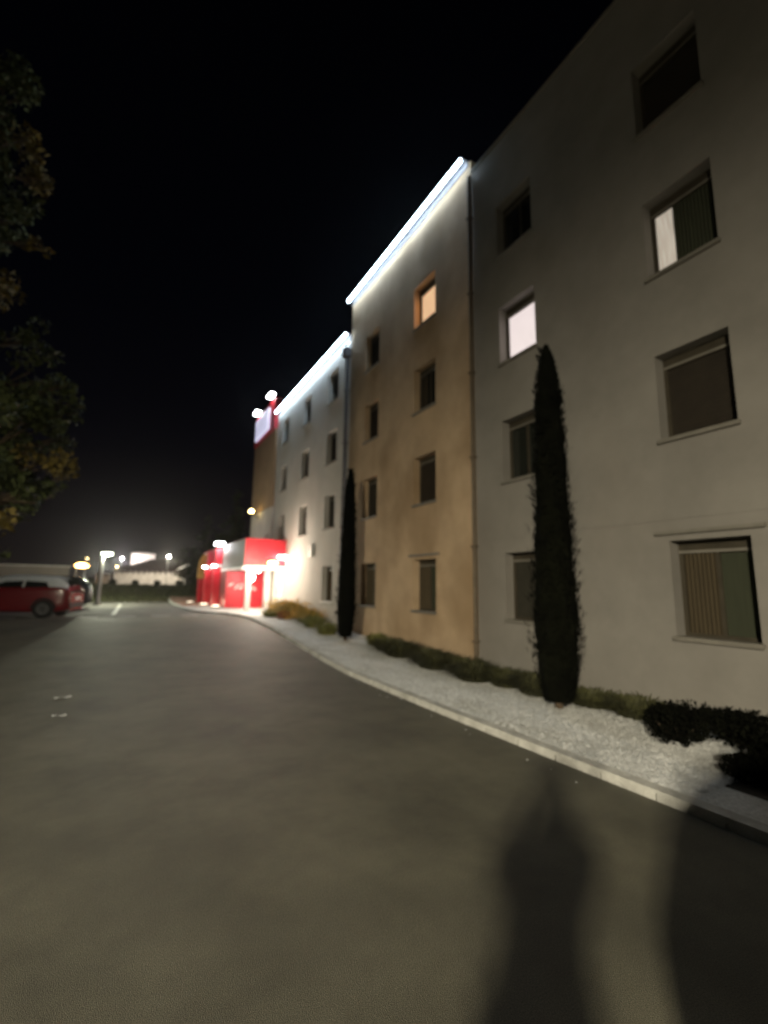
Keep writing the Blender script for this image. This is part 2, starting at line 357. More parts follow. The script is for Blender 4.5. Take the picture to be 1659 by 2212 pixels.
def window(y0, y1, z0, style, col, x=FX):
    z1 = z0+WH; xf = x+RD-.03
    f = MB(); t = .055
    f.box(xf, xf+.06, y0, y1, z0, z0+t); f.box(xf, xf+.06, y0, y1, z1-.17, z1)
    f.box(xf, xf+.06, y0, y0+t, z0+t, z1-.17); f.box(xf, xf+.06, y1-t, y1, z0+t, z1-.17)
    if style in ('glass','reflect','curtain'): f.box(xf+.005, xf+.055, (y0+y1)/2-.025, (y0+y1)/2+.025, z0+t, z1-.17)
    fo = P(f.build('window', M_frame, hotel))
    a = MB(); a.box(xf-.012, xf-.003, y0+.01, y1-.01, z1-.16, z1-.125); P(a.build('roller_box', M_rbox, fo))
    s = MB(); s.box(x-.055, x+RD-.035, y0-.03, y1+.03, z0-.045, z0+.012, 0, .008); P(s.build('sill', M_rbox if col != M_white else M_white, fo))
    p = MB(); ya, yb, za, zb_ = y0+t, y1-t, z0+t, z1-.17; xp = xf+.03
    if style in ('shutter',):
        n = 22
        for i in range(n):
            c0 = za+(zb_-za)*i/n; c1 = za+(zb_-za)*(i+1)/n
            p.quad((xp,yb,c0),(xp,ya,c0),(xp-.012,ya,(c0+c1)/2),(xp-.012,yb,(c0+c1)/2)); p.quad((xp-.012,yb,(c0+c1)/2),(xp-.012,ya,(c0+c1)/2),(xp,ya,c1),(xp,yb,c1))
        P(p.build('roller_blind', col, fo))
    elif style == 'lit':
        n = 26
        for i in range(n):
            a0 = ya+(yb-ya)*i/n; a1 = ya+(yb-ya)*(i+1)/n; am = (a0+a1)/2
            p.quad((xp,am,za),(xp+.01,a0,za),(xp+.01,a0,zb_),(xp,am,zb_)); p.quad((xp+.01,a1,za),(xp,am,za),(xp,am,zb_),(xp+.01,a1,zb_))
        P(p.build('blind', col, fo))
    elif style == 'slit':
        yc = yb-.30*(yb-ya)
        p.quad((xp,yb,za),(xp,yc,za),(xp,yc,zb_),(xp,yb,zb_)); P(p.build('lit_gap', M_blindg, fo))
        q = MB(); n = 12
        for i in range(n):
            a0 = ya+(yc-ya)*i/n; a1 = ya+(yc-ya)*(i+1)/n; am = (a0+a1)/2
            q.quad((xp-.02,am,za),(xp,a0,za),(xp,a0,zb_),(xp-.02,am,zb_)); q.quad((xp,a1,za),(xp-.02,am,za),(xp-.02,am,zb_),(xp,a1,zb_))
        P(q.build('curtain', M_inner, fo))
    else:
        yc = (ya+yb)/2
        p.quad((xp,yb,za),(xp,ya,za),(xp,ya,zb_),(xp,yb,zb_)); P(p.build('pane', M_glass if style != 'curtain' else M_inner, fo))
        if style == 'curtain':
            q = MB(); n = 8
            for i in range(n):
                a0 = yc+(yb-yc)*i/n; a1 = yc+(yb-yc)*(i+1)/n; am = (a0+a1)/2
                q.quad((xp-.03,am,za),(xp-.01,a0,za),(xp-.01,a0,zb_),(xp-.03,am,zb_)); q.quad((xp-.01,a1,za),(xp-.03,am,za),(xp-.03,am,zb_),(xp-.01,a1,zb_))
            P(q.build('curtain', M_brownc, fo))
    return fo
special = {('D',2):('slit',None),('C',2):('lit',M_blindw),('B',3):('lit',M_blindo),('D',0):('curtain',None),('B',0):('curtain',None),('A',0):('curtain',None),('C',0):('shutter',M_shut2),('B',2):('glass',None),('C',1):('glass',None),('C',3):('glass',None),('E',0):('curtain',M_white)}
for tagc, (a, b, skip) in zip('DCPQBAEFG', NEARC+MIDC+FARC):
    for k, s in enumerate(SILLS):
        if k in skip: continue
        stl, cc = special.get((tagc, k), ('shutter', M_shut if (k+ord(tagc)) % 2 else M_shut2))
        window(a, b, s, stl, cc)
# glow spilled by the lit rooms comes from small lamps inside the reveals
def roomlamp(y0, y1, z, p, c):
    o = lamp('AREA', 'room_light', (FX+RD-.05, (y0+y1)/2, z), p, c, None, shape='RECTANGLE'); o.data.size = .8; o.data.size_y = 1.0
    o.rotation_euler = (0, R(90), 0); o.location -= hotel.location; o.parent = hotel; o.rotation_euler = (0, R(90), 0)
roomlamp(8.9, 9.9, SILLS[3]+.55, 1.6, (1,.42,.14))
roomlamp(5.68, 6.63, SILLS[2]+.55, .5, (1,.85,.8))

# light strips
def strip(y0, y1, z):
    a = MB(); a.box(FX-.245, FX-.02, y0, y1, z+.075, z+.10, 0, .008); a.box(FX-.03, FX-.002, y0, y1, z-.06, z+.10)
    ao = P(a.build('strip_housing', M_pipe, hotel))
    b = MB(); b.box(FX-.235, FX-.18, y0+.03, y1-.03, z+.012, z+.072, 0, .012); P(b.build('light_tube', M_led, ao))
strip(7.52, 14.0, 11.66)
strip(14.03, 22.95, 10.46)
# downpipes
def pipe(y, z0, z1, r, m, hop=True):
    a = MB(); a.tube((FX-r-.02, y, z0), (FX-r-.02, y, z1), r, seg=14)
    zz = z0+.6
    while zz < z1: a.box(FX-2*r-.035, FX-.001, y-r-.012, y+r+.012, zz, zz+.035); zz += 1.9
    if hop: a.box(FX-.26, FX-.002, y-.15, y+.15, z1-.05, z1+.28, 0, .02)
    P(a.build('downpipe', m, hotel))
pipe(14.12, .2, 9.7, .075, M_pipe)
pipe(7.44, 0, 11.2, .045, M_pipeb, False)
# thin joint strings across the render
for (ya, yb, z, m) in ((7.6,13.95,2.62,M_mid),(7.6,13.95,3.02,M_mid),(14.25,20.5,2.75,M_far),(-9,7.3,2.62,M_near)):
    a = MB(); a.box(FX-.008, FX-.0005, ya, yb, z, z+.028); P(a.build('joint_moulding', m, hotel))
for (ya, yb) in ((2.45,3.72),(8.75,10.05)):
    a = MB(); a.box(FX-.05, FX-.001, ya, yb, 2.42, 2.47, 0, .008); P(a.build('drip_ledge', M_rbox, hotel))
# wall box above the far ground-floor window
a = MB(); a.box(FX-.12, FX-.002, 17.0, 17.42, 2.75, 3.25, 0, .02); P(a.build('wall_box', M_white, hotel))
# entrance door
dy0, dy1, dz0, dz1 = DOOR
a = MB(); xf = FX+.10
for (p0, p1) in ((dy0,dy0+.07),((dy0+dy1)/2-.045,(dy0+dy1)/2+.045),(dy1-.07,dy1)): a.box(xf, xf+.07, p0, p1, dz0, dz1)
a.box(xf, xf+.07, dy0+.07, (dy0+dy1)/2-.045, dz1-.09, dz1); a.box(xf, xf+.07, (dy0+dy1)/2+.045, dy1-.07, dz1-.09, dz1)
a.box(xf, xf+.07, dy0+.07, (dy0+dy1)/2-.045, dz0, dz0+.1); a.box(xf, xf+.07, (dy0+dy1)/2+.045, dy1-.07, dz0, dz0+.1)
door = P(a.build('entrance_door', M_white, hotel))
a = MB(); a.quad((xf+.03,dy1,dz0),(xf+.03,dy0,dz0),(xf+.03,dy0,dz1),(xf+.03,dy1,dz1)); P(a.build('door_glass', M_inlit, door))
a = MB()
for i in range(13):
    yy = rnd.uniform(dy0+.12, dy1-.35); zz = dz0+.25+1.5*rnd.random()
    a = MB(); a.box(xf-.012-.002*i, xf-.011-.002*i, yy, yy+.2, zz, zz+rnd.uniform(.1,.26)); P(a.build('notice', M_white, door))
a = MB(); a.tube((xf-.06,(dy0+dy1)/2+.1,1.2),(xf-.06,(dy0+dy1)/2+.1,1.7),.015); P(a.build('handle', M_metal, door))
a = MB(); a.box(FX-.28, FX-.06, 23.0-.25, 23.25, dz0-.3, 2.36, 0, .02); P(a.build('door_pilaster', M_white, hotel))

# wall lantern on the tower corner
lan = thing('wall_lantern', 'amber wall lantern on the far corner of the hotel tower', 'lamp', (5.75, 25.6, 5.55))
a = MB(); a.tube((.46,0,-.25),(.02,0,-.05),.025); a.box(-.14,.14,-.14,.14,-.08,-.03,0,.01); a.tube((0,0,.17),(0,0,.30),.15,.02); a.build('bracket', M_dark, lan)
a = MB(); a.ball((0,0,.06),.13,.13,.11); a.build('lamp_glass', M_lampy, lan)

# ------------------------------------------------------------------ reception
rec = thing('reception_building', 'single-storey red reception pavilion with grey fascia panel at the end of the hotel', 'building', (4.4, 24, .4))
GZ = .36
def rp_(mb, name, m, parent=rec): return P(mb.build(name, m, parent))
a = MB(); a.box(4.47, 6.28, 20.6, 23.1, 2.38, 3.66); a.box(4.47, 6.17, 23.1, 33, 2.38, 3.66); rp_(a, 'red_fascia', M_red)
a = MB(); a.box(4.44, 4.467, 20.63, 26.0, 2.42, 3.63); rp_(a, 'grey_panel', M_greyp)
a = MB(); a.box(4.40, 6.29, 20.52, 20.597, 2.30, 2.46, 0, .01); a.box(4.36, 4.468, 20.52, 33, 2.30, 2.415, 0, .01); rp_(a, 'canopy_edge', M_white)
a = MB(); a.box(4.35, 6.19, 23.95, 24.15, GZ-.3, 2.3); fw = rp_(a, 'front_wall', M_red)
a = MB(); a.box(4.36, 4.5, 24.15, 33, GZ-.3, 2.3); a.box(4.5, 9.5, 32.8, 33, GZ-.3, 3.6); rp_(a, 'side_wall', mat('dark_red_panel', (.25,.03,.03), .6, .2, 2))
a = MB(); a.box(4.47, 6.28, 20.7, 23.9, 2.34, 2.378); rp_(a, 'soffit', M_cream)
# illegible pale script on the front wall
a = MB()
def dash(x, z, w_, h_, sk):
    a = MB(); a.quad((x,23.94,z),(x+w_,23.94,z+sk),(x+w_*.9,23.94,z+sk+h_),(x-.02,23.94,z+h_)); P(a.build('letter_mark', M_white, fw))
for (x, z, w_, h_, sk) in ((4.50,1.52,.22,.09,.10),(4.53,1.60,.16,.07,.06),(4.78,1.40,.13,.06,.05),(4.84,1.50,.2,.06,.1),(5.0,1.40,.2,.08,.04),(5.12,1.56,.07,.12,.02),(5.36,1.38,.1,.14,.02),(5.5,1.34,.14,.07,.03),(5.62,1.42,.18,.06,.03),(5.74,1.32,.12,.07,.06),(5.5,1.52,.3,.03,.01)):
    dash(x, z, w_, h_, sk)
a = MB(); a.box(4.58, 4.80, 20.62, 20.84, GZ-.2, 2.3, 0, .02); a.box(4.54,4.84,20.58,20.88,2.22,2.30,0,.01); rp_(a, 'canopy_column', M_white)
for yf, x0, x1 in ((25.7,4.0,4.42),(28.0,3.92,4.42)):
    a = MB(); a.box(x0, x1, yf, yf+.22, GZ-.2, 2.5, 0, .015); a.box(x0+.08, x1, yf, yf+.2, 2.66, 3.5, 0, .015); rp_(a, 'red_fin', M_red)
    a = MB(); a.box(x0-.06, x1+.02, yf-.08, yf+.3, 2.505, 2.655, 0, .02); rp_(a, 'fin_collar', M_white)
a = MB(); n = 10; pts = [(4.42,1.95)] + [(4.42-.52*math.sin(math.pi/2*i/n)**.8, 3.52-1.0*(1-math.cos(math.pi/2*i/n))) for i in range(n+1)] + [(3.9,1.95)]
N = len(pts); base = len(a.v)
for yy in (30.8, 31.0):
    for (px, pz) in pts: a.v.append((px, yy, pz))
a.f.append(tuple(range(N))); a.m.append(0); a.f.append(tuple(N+i for i in reversed(range(N)))); a.m.append(0)
for i in range(N): j = (i+1) % N; a.f.append((i, N+i, N+j, j)); a.m.append(0)
rp_(a, 'yellow_fin', M_yel)
a = MB(); a.box(3.95, 4.42, 30.8, 31.0, GZ-.2, 1.93); rp_(a, 'red_fin', M_red)

def lampthing(name, label, loc, m, rad, power, col, group=None, shape='ball', reach=None):
    t = thing(name, label, 'lamp', loc, 0, group)
    a = MB()
    if shape == 'ball': a.ball((0,0,0), rad)
    else: a.box(-rad*1.3, rad*1.3, -rad*.8, rad*.8, -rad*.45, rad*.45, 0, rad*.2)
    a.build('lamp_glass', m, t)
    b = MB()
    if shape == 'ball': b.tube((0,0,rad*.9),(0,0,rad*1.25),rad*.45); b.tube((0,0,rad*1.2),(0,0,rad*1.7),.02)
    else: b.box(-rad*1.4, rad*1.4, -rad*.9, rad*.9, rad*.46, rad*.62, 0, .01); b.tube((0,0,rad*.6),(0,rad*1.0,rad*1.2),.02)
    b.build('fitting', M_dark, t)
    if power: lamp('POINT', 'bulb', (-(reach or 0)*.8,-(reach or rad*1.6),-rad*1.3), power, col, t, rad)
    return t
lampthing('floodlight', 'bright white floodlight where the red fascia meets the hotel wall', (6.05,20.25,2.86), M_lampw, .15, 210, (1,.87,.70), shape='box', reach=1.5)
lampthing('floodlight', 'warm white floodlight low on the red fascia above the door', (5.62,20.3,2.60), M_lampo, .14, 60, (1,.75,.5), shape='box', reach=.5)
lampthing('canopy_lamp', 'white lamp under the canopy edge beside the white column', (4.92,20.45,2.24), M_lampw, .14, 45, (1,.90,.76), shape='box')
lampthing('globe_lamp', 'glowing globe lamp hanging in front of the red wall', (5.12,22.2,1.98), M_lampw, .20, 80, (1,.86,.68))
lampthing('fin_floodlight', 'cool white floodlight on top of the red fins', (4.2,25.5,3.72), M_lampc, .19, 40, (.95,.97,1), shape='box')
for i, (x, y) in enumerate(((3.96,25.35),(3.84,27.65))):
    lampthing('fin_lamp', ('small white lamp at the collar of the nearer red fin','small white lamp at the collar of the farther red fin')[i], (x,y,2.56), M_lampw, .085, 7, (1,.95,.85), 'lamps on the red fins', 'box')
for i, (x, y) in enumerate(((4.1,24.9),(3.85,27.1),(3.5,30.0))):
    t = thing('ground_uplight', ('round ground light at the foot of the nearer red fin','round ground light at the foot of the farther red fin','dim ground light before the yellow fin')[i], 'lamp', (x,y,g(y)+.07), 0, 'ground lights before the fins')
    a = MB(); a.tube((0,0,0),(0,0,.05),.26,.25,20); a.build('rim', M_metal, t)
    a = MB(); a.ball((0,0,.05),.22,.22,.06); a.build('lamp_glass', emit('ground_light_glass', (1,.82,.55), 2.2 if i < 2 else .7), t)
    lamp('POINT', 'bulb', (0,0,.25), (10,10,4)[i], (1,.72,.5), t, .12)

# ------------------------------------------------------------------ street lamps
def street_lamp(label, loc, h, m, power, col, arm=.0, head=.3, r=.05, group='street lamps', rz=0, spot=False, soft=.12):
    t = thing('street_lamp', label, 'street lamp', loc, rz, group)
    a = MB(); a.tube((0,0,-.1),(0,0,h),r*1.5,r); a.tube((0,0,-.05),(0,0,.12),r*2.4)
    if arm: a.tube((0,0,h-.05),(arm,0,h+.1),r*.7)
    a.build('pole', M_metal, t)
    b = MB(); b.box(arm-head*.25, arm+head, -head*.35, head*.35, h+.04, h+.16, 0, .02); b.build('lamp_head', M_dark, t)
    c = MB(); c.ball((arm+head*.4,0,h+.03), head*.55, head*.32, head*.2); c.build('lamp_glass', m, t)
    if power:
        if spot:
            o = lamp('SPOT', 'bulb', (arm+head*.4,0,h-.05), power, col, t, soft); o.data.spot_size = R(101); o.data.spot_blend = 1.0
            dv = Vector((math.cos(R(42))*math.sin(R(48)), math.cos(R(42))*math.cos(R(48)), -math.sin(R(42)))); o.rotation_euler = dv.to_track_quat('-Z', 'Y').to_euler()
            return t, o
        lamp('POINT', 'bulb', (arm+head*.4,0,h-.12), power, col, t, soft)
    return t
# the lamp behind the photographer: its light throws the shadows on the road
street_lamp('tall street lamp standing behind the photographer across the road', (-11.6,-9.0,0), 6.2, M_lampg, 28500, (1,.90,.66), arm=.4, head=.5, spot=True, soft=.42)
street_lamp('greenish white lamp on a pale post in the car park', (-1.2,29.5,g(29.5)), 2.75, M_lampg, 850, (.97,1,.74), head=.5, r=.09)
street_lamp('orange street lamp glowing beyond the parked cars', (-5.9,75,g(75)), 4.5, M_lampo, 2500, (1,.55,.22), head=1.5, group='far street lamps')
far_l = [(190,1206,110,M_lampy,'tiny amber street lamp beside the orange one',(1,.7,.3)),(223,1228,95,M_lampg,'tiny pale street lamp just right of the car park post',(1,1,.8)),
         (255,1224,100,M_lampy,'tiny amber street lamp at the left end of the low white building',(1,.7,.3)),(266,1206,95,M_lampw,'tiny white street lamp left of the upper white gable',(1,.9,.9)),
         (368,1202,70,M_lampw,'tiny pale street lamp above the brown roof on its right side',(1,.92,.7))]
def ray(px, py):
    v = Vector((px-829.5, 1106-py, -1000.0)); return Vector((v.dot(X), v.dot(F), v.dot(U)))
for px, py, Y, m_, lb, c in far_l:
    r_ = ray(px, py); t_ = Y/r_.y; x_, z_ = r_.x*t_, CAM_H+r_.z*t_
    street_lamp(lb, (x_-.4*.7, Y, g(Y)), z_-g(Y), m_, 4500 if Y < 99 else 200, c, head=.3, r=.04, group='far street lamps')

# ------------------------------------------------------------------ far buildings
def far_block(name, label, x0, x1, y0, y1, z1, ridge, wm, rm, zb=-1.2, win=True, fly=.5):
    t = thing(name, label, 'building', ((x0+x1)/2, y0, g(y0)))
    a = MB(); a.box(x0, x1, y0, y1, zb, z1); P(a.build('wall', wm, t))
    if ridge:
        b = MB(); ym = (y0+y1)/2; hx = min(5.0, (x1-x0)*.3); e = fly
        A, B_, C_, D = (x0-e,y0-e,z1+.004),(x1+e,y0-e,z1+.004),(x1+e,y1+e,z1+.004),(x0-e,y1+e,z1+.004); E_, G_ = (x0+hx,ym,ridge),(x1-hx,ym,ridge)
        b.quad(A,B_,G_,E_); b.quad(C_,D,E_,G_); b.tri(B_,C_,G_); b.tri(D,A,E_); b.quad(D,C_,B_,A)
        ro = P(b.build('roof', rm, t))
        c = MB(); n = int((x1-x0)/.7)
        for i in range(n): xx = x0+(x1-x0)*(i+.3)/n; c.box(xx, xx+.16, y0-e+.02, y0-.002, z1-.35, z1)
        P(c.build('rafter_ends', rm, ro))
    return t
t = far_block('low_white_building', 'long low white building with brown hipped roof beyond the grass bank', -1.5, 15, 78, 88, 3.25, 5.3, M_farwall, M_roofd)
for i in range(7):
    a = MB(); xx = -.9+i*1.25; a.box(xx, xx+.06, 77.95, 77.998, -1, 3.0); P(a.build('wall_pier', M_cream, t))
far_block('upper_white_building', 'pale gabled building rising behind the brown roof', .7, 4.7, 100, 108, 7.0, 7.5, M_farwall, M_farwall, fly=.1)
far_block('grey_building', 'dim taupe building left of the low white building', -3.6, -1.9, 76, 84, 2.7, 3.2, M_fargrey, M_roofd, fly=.2)
far_block('taupe_building', 'dim taupe building with sloping roof between the white building and the reception', 6.3, 10.4, 60, 70, 3.3, 4.4, M_fargrey, M_roofd)
# low garden wall behind the red car
t = thing('garden_wall', 'pale low garden wall behind the red car', 'wall', (-5,36,g(36)))
a = MB(); a.box(-14,-3.2,36,36.25,.3,2.55); P(a.build('wall_panel', M_fargrey, t)); a = MB(); a.box(-14.05,-3.15,35.94,36.3,2.552,2.64,0,.01); P(a.build('wall_coping', M_cream, t))

# ------------------------------------------------------------------ plants
def leafcloud(mb, c, rad, n, size, m=0, shell=.35, flat=1.0, rr=rnd):
    for i in range(n):
        while True:
            p = Vector((rr.uniform(-1,1), rr.uniform(-1,1), rr.uniform(-1,1)))
            l = p.length
            if shell < l < 1: break
        q = Vector((c[0]+p.x*rad[0], c[1]+p.y*rad[1], c[2]+p.z*rad[2]))
        a = Vector((rr.gauss(0,1), rr.gauss(0,1), rr.gauss(0,1)*flat)).normalized(); b = a.orthogonal().normalized()
        b = (b*math.cos(rr.random()*6.3) + a.cross(b)*math.sin(rr.random()*6.3)); s = size*rr.uniform(.6,1.4)
        mb.quad(q-a*s, q-b*s*.45, q+a*s, q+b*s*.45, m)
def cypress(label, x, y, h, rmax, seed):
    rr = random.Random(seed); z = g(y)+.05
    t = thing('cypress_tree', label, 'cypress tree', (x,y,z), 0, 'slim cypresses in the gravel bed')
    a = MB(); a.tube((0,0,-.1),(0,0,.5),.06,.05); a.tube((0,0,.5),(.03,0,h*.9),.05,.01); a.build('trunk', M_bark, t)
    PT = [(0,.62),(.06,.86),(.14,.98),(.22,1),(.4,.87),(.6,.76),(.8,.62),(.9,.50),(.965,.30),(1,.08)]
    def prof(s):
        for (a0, b0), (a1, b1) in zip(PT, PT[1:]):
            if s <= a1: return rmax*(b0+(b1-b0)*(s-a0)/(a1-a0))
        return rmax*.08
    a = MB(); seg, ring = 16, 34
    for i in range(ring+1):
        s = i/ring
        for j in range(seg):
            th = 2*math.pi*j/seg; r = prof(s)*.80*(1+.13*math.sin(j*2.3+i*.9)+.05*rr.random()); a.v.append((r*math.cos(th)+.04*s, r*math.sin(th), .12+(h-.2)*s))
    for i in range(ring):
        for j in range(seg):
            k = (j+1) % seg; a.f.append((i*seg+j, i*seg+k, (i+1)*seg+k, (i+1)*seg+j)); a.m.append(0)
    for i in range(9000):
        s = rr.random()**.85; th = rr.random()*6.283; r = prof(s)*rr.uniform(.72,1.06)*(1+.10*math.sin(th*3+s*22))
        p = Vector((r*math.cos(th)+.04*s, r*math.sin(th), .10+(h-.1)*s))
        d = Vector((math.cos(th)*.35, math.sin(th)*.35, 1)).normalized(); b = Vector((-math.sin(th), math.cos(th), rr.uniform(-.4,.4)))
        L_ = rr.uniform(.035,.085); W_ = rr.uniform(.01,.022); a.quad(p-b*W_, p+d*L_*.2-d*.02+b*0, p+b*W_, p+d*L_)
    for i in range(130):      # stray sprays and tips that break the outline
        s = rr.random(); th = rr.random()*6.283; r = prof(s)*rr.uniform(.95,1.12); c0 = Vector((r*math.cos(th)+.04*s, r*math.sin(th), .1+(h-.1)*s))
        d = Vector((math.cos(th)*.5, math.sin(th)*.5, 1)).normalized()
        for k in range(9):
            p = c0+d*rr.uniform(0,.09)+Vector((rr.gauss(0,.02), rr.gauss(0,.02), 0)); b = Vector((-math.sin(th), math.cos(th), rr.uniform(-.5,.5))); a.quad(p-b*.014, p+d*.02, p+b*.014, p+d*.07)
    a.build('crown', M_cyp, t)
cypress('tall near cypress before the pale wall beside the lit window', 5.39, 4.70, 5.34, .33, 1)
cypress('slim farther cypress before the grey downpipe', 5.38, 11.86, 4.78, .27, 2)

def clump(label, x, y, r, h, n, m, name='grass_clump', cat='plant', seed=0, tip=None, group='clumps of ornamental grass along the wall'):
    rr = random.Random(seed+100); z = g(y)+.06
    t = thing(name, label, cat, (x,y,z), 0, group)
    a = MB()
    for i in range(n):
        th = rr.random()*6.283; br = rr.random()**.5*r*.5; bx, by = br*math.cos(th), br*math.sin(th)
        out = rr.uniform(.15,1.0)*r; hh = h*rr.uniform(.55,1.05)*(1-.35*out/r); th2 = th+rr.gauss(0,.4); dx, dy = math.cos(th2), math.sin(th2); wx, wy = -dy*.008, dx*.008
        p0 = Vector((bx,by,0)); p1 = Vector((bx+dx*out*.45, by+dy*out*.45, hh*.8)); p2 = Vector((bx+dx*out, by+dy*out, hh*(.95 if rr.random()<.5 else .6)))
        w_ = Vector((wx,wy,0)); k = 1 if (tip and rr.random() < .6) else 0
        a.quad(p0-w_, p0+w_, p1+w_, p1-w_); a.tri(p1-w_*1.2, p1+w_*1.2, p2, k)
        if k: leafcloud(a, p2, (.04,.04,.04), 3, .03, 1, 0, 1, rr)
    a.build('leaves', [m, tip or m], t)
    return t
def shrub(label, x, y, r, h, m, seed=0, n=1500, group='low shrubs in the bed', size=.03):
    rr = random.Random(seed+300); z = g(y)+.06
    t = thing('shrub', label, 'shrub', (x,y,z), 0, group)
    a = MB()
    for i in range(7):
        th = i*.9; a.tube((0,0,-.02),(math.cos(th)*r*.5, math.sin(th)*r*.5, h*.5),.012,.005,6)
    a.build('stems', M_bark, t)
    b = MB()
    for i in range(5):
        th = rr.random()*6.3; o_ = r*.45*rr.random(); leafcloud(b, (math.cos(th)*o_, math.sin(th)*o_, h*rr.uniform(.4,.6)), (r*.65,r*.65,h*.5), n//5, size, 0, .3, 1, rr)
    b.build('leaves', m, t)
# along the wall, from the entrance towards the camera
clump('amber grass clump nearest the entrance door', 5.75,18.7,.7,.75,800,M_blade,seed=1,tip=M_bladey)
clump('amber-tipped clump second from the entrance', 5.6,17.3,.7,.75,800,M_blade,seed=2,tip=M_bladey)
shrub('small rust-red shrub between the two amber grass clumps', 5.2,16.9,.32,.32,M_rust,3,900)
clump('green clump at the gravel edge before the rust-red shrub', 5.0,17.9,.5,.42,380,M_blade,seed=4)
clump('yellowish clump under the far wing beside the pale-silled window', 5.7,15.8,.6,.58,620,M_blade,seed=5,tip=M_bladey)
clump('green spiky clump two steps past the far cypress', 5.5,14.6,.55,.5,420,M_blade,seed=6)
clump('green spiky clump touching the far cypress on its far side', 5.35,13.1,.5,.42,420,M_blade,seed=7)
clump('olive clump just this side of the far cypress', 5.9,11.0,.4,.4,360,M_blade,seed=8)
mids = [(5.95,10.2,.42,.32),(5.8,9.4,.45,.36),(6.0,8.7,.36,.3),(5.75,8.0,.45,.36),(5.95,7.3,.4,.32),(5.7,6.7,.4,.34),(5.9,6.1,.36,.3),(5.9,5.45,.38,.34)]
mlab = ['dull olive shrub under the farther ochre-wing window','dull olive shrub between the two ochre-wing windows','small olive shrub left of the ochre-wing curtained window','wide olive shrub under the curtained ochre-wing window','olive shrub just left of the brown downpipe joint','olive shrub just right of the brown downpipe joint','low olive shrub two places left of the near cypress','low olive shrub directly behind the near cypress']
for i, ((x,y,r,h), lb) in enumerate(zip(mids, mlab)): clump(lb.replace('shrub','grass clump'), x-.12, y, r*1.35, h*1.15, 1000, M_bladed if i % 2 else M_blade2, seed=20+i)
near = [(5.95,4.6,.32,.22,'low flat shrub at the wall right of the near cypress'),(6.0,3.95,.32,.25,'low flat shrub at the wall left of the dark mound'),(5.45,3.15,.42,.42,'dark rounded shrub mound in the bed right of the near cypress'),(5.95,2.75,.4,.33,'dark shrub at the wall behind the rounded mound'),(5.6,2.2,.45,.32,'dark spreading shrub at the right edge of the photo'),(5.0,2.1,.4,.22,'low dark shrub on soil between kerb and mound'),(5.9,1.4,.5,.4,'dark shrub beyond the right edge at the wall')]
for i, (x,y,r,h,lb) in enumerate(near):
    if i < 2: clump(lb.replace('shrub','grass clump'), x, y, r*1.5, h*1.25, 800, M_blade2, seed=50+i)
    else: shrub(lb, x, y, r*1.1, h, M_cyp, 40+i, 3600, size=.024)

# ground cover on the bank
a = MB()
for i in range(5200):
    y = rnd.uniform(32.3,46); x = rnd.uniform(-9,7); z = g(y)-.06; h_ = rnd.uniform(.05,.2)
    d = rnd.uniform(-.1,.1); a.tri((x-.05,y,z),(x+.05,y,z),(x+d,y+rnd.uniform(-.1,.1),z+h_))
tag(a.build('bank_grass', M_blade2), 'rough grass covering the bank beyond the car park', 'grass', None, 'stuff')
hs = [(-2.6,45.5,.5),( -.9,45,.35),(.8,45.4,.3),(2.5,45.1,.3),(4.2,45.3,.35),(5.9,45,.8),(5.6,38,1.6),(6.6,40.5,1.8),(4.9,35.5,1.0)]
hl = ['leftmost dark hedge shrub on top of the bank','second hedge shrub from the left on the bank','hedge shrub below the left end of the white building','hedge shrub below the middle of the white building','hedge shrub below the right end of the white building','hedge shrub on the bank left of the reception','dark bush between the bank and the yellow fin','taller dark bush behind the yellow fin','small bush at the path beside the yellow fin']
for i, ((x,y,r), lb) in enumerate(zip(hs, hl)): shrub(lb, x, y, r, .55*r+.15, M_bladed, 60+i, 900, 'dark bushes at the bank', .09)

def tree(label, x, y, h, clusters, leafm, size, per, r0=.2, seed=0, group='trees round the car park', name='leafy_tree', alt=None):
    rr = random.Random(seed); z = g(y)-.05
    t = thing(name, label, 'tree', (x,y,z), 0, group)
    a = MB(); p = Vector((0,0,-.1)); N = 8; spine = []
    for i in range(N):
        q = Vector((rr.uniform(-.12,.12), rr.uniform(-.12,.12), h*.86*(i+1)/N)); a.tube(p, q, r0*(1-i/N*.85), r0*(1-(i+1)/N*.85), 10); spine.append(q); p = q
    for c in clusters:
        zz = max(.8, c[2]-c[3]*1.2-.5); k = min(range(N), key=lambda j: abs(spine[j].z-zz)); s = spine[k]
        mid = s.lerp(Vector(c[:3]), .5)+Vector((0,0,-.15)); rb = r0*.4*(1-s.z/h*.6); a.tube(s, mid, rb, rb*.6, 7); a.tube(mid, c[:3], rb*.6, .012, 7)
        for m_ in range(3):
            e = Vector(c[:3])+Vector((rr.uniform(-1,1)*c[3]*.8, rr.uniform(-1,1)*c[3]*.8, rr.uniform(-.6,.6)*c[3])); a.tube(mid.lerp(Vector(c[:3]), .6), e, rb*.4, .008, 5)
    a.build('trunk', M_bark, t)
    b = MB()
    for c in clusters:
        k = 1 if (len(c) > 4 and c[4]) else 0
        for s_ in range(4):
            o_ = Vector((rr.gauss(0,.45), rr.gauss(0,.45), rr.gauss(0,.4)))*c[3]
            leafcloud(b, Vector(c[:3])+o_, (c[3]*.62, c[3]*.62, c[3]*.5), int(per*c[3]*c[3]/4), size, k, .15, 1, rr)
    b.build('crown', [leafm, alt or leafm], t)
tx, ty = -4.3, 11.2
cl = []
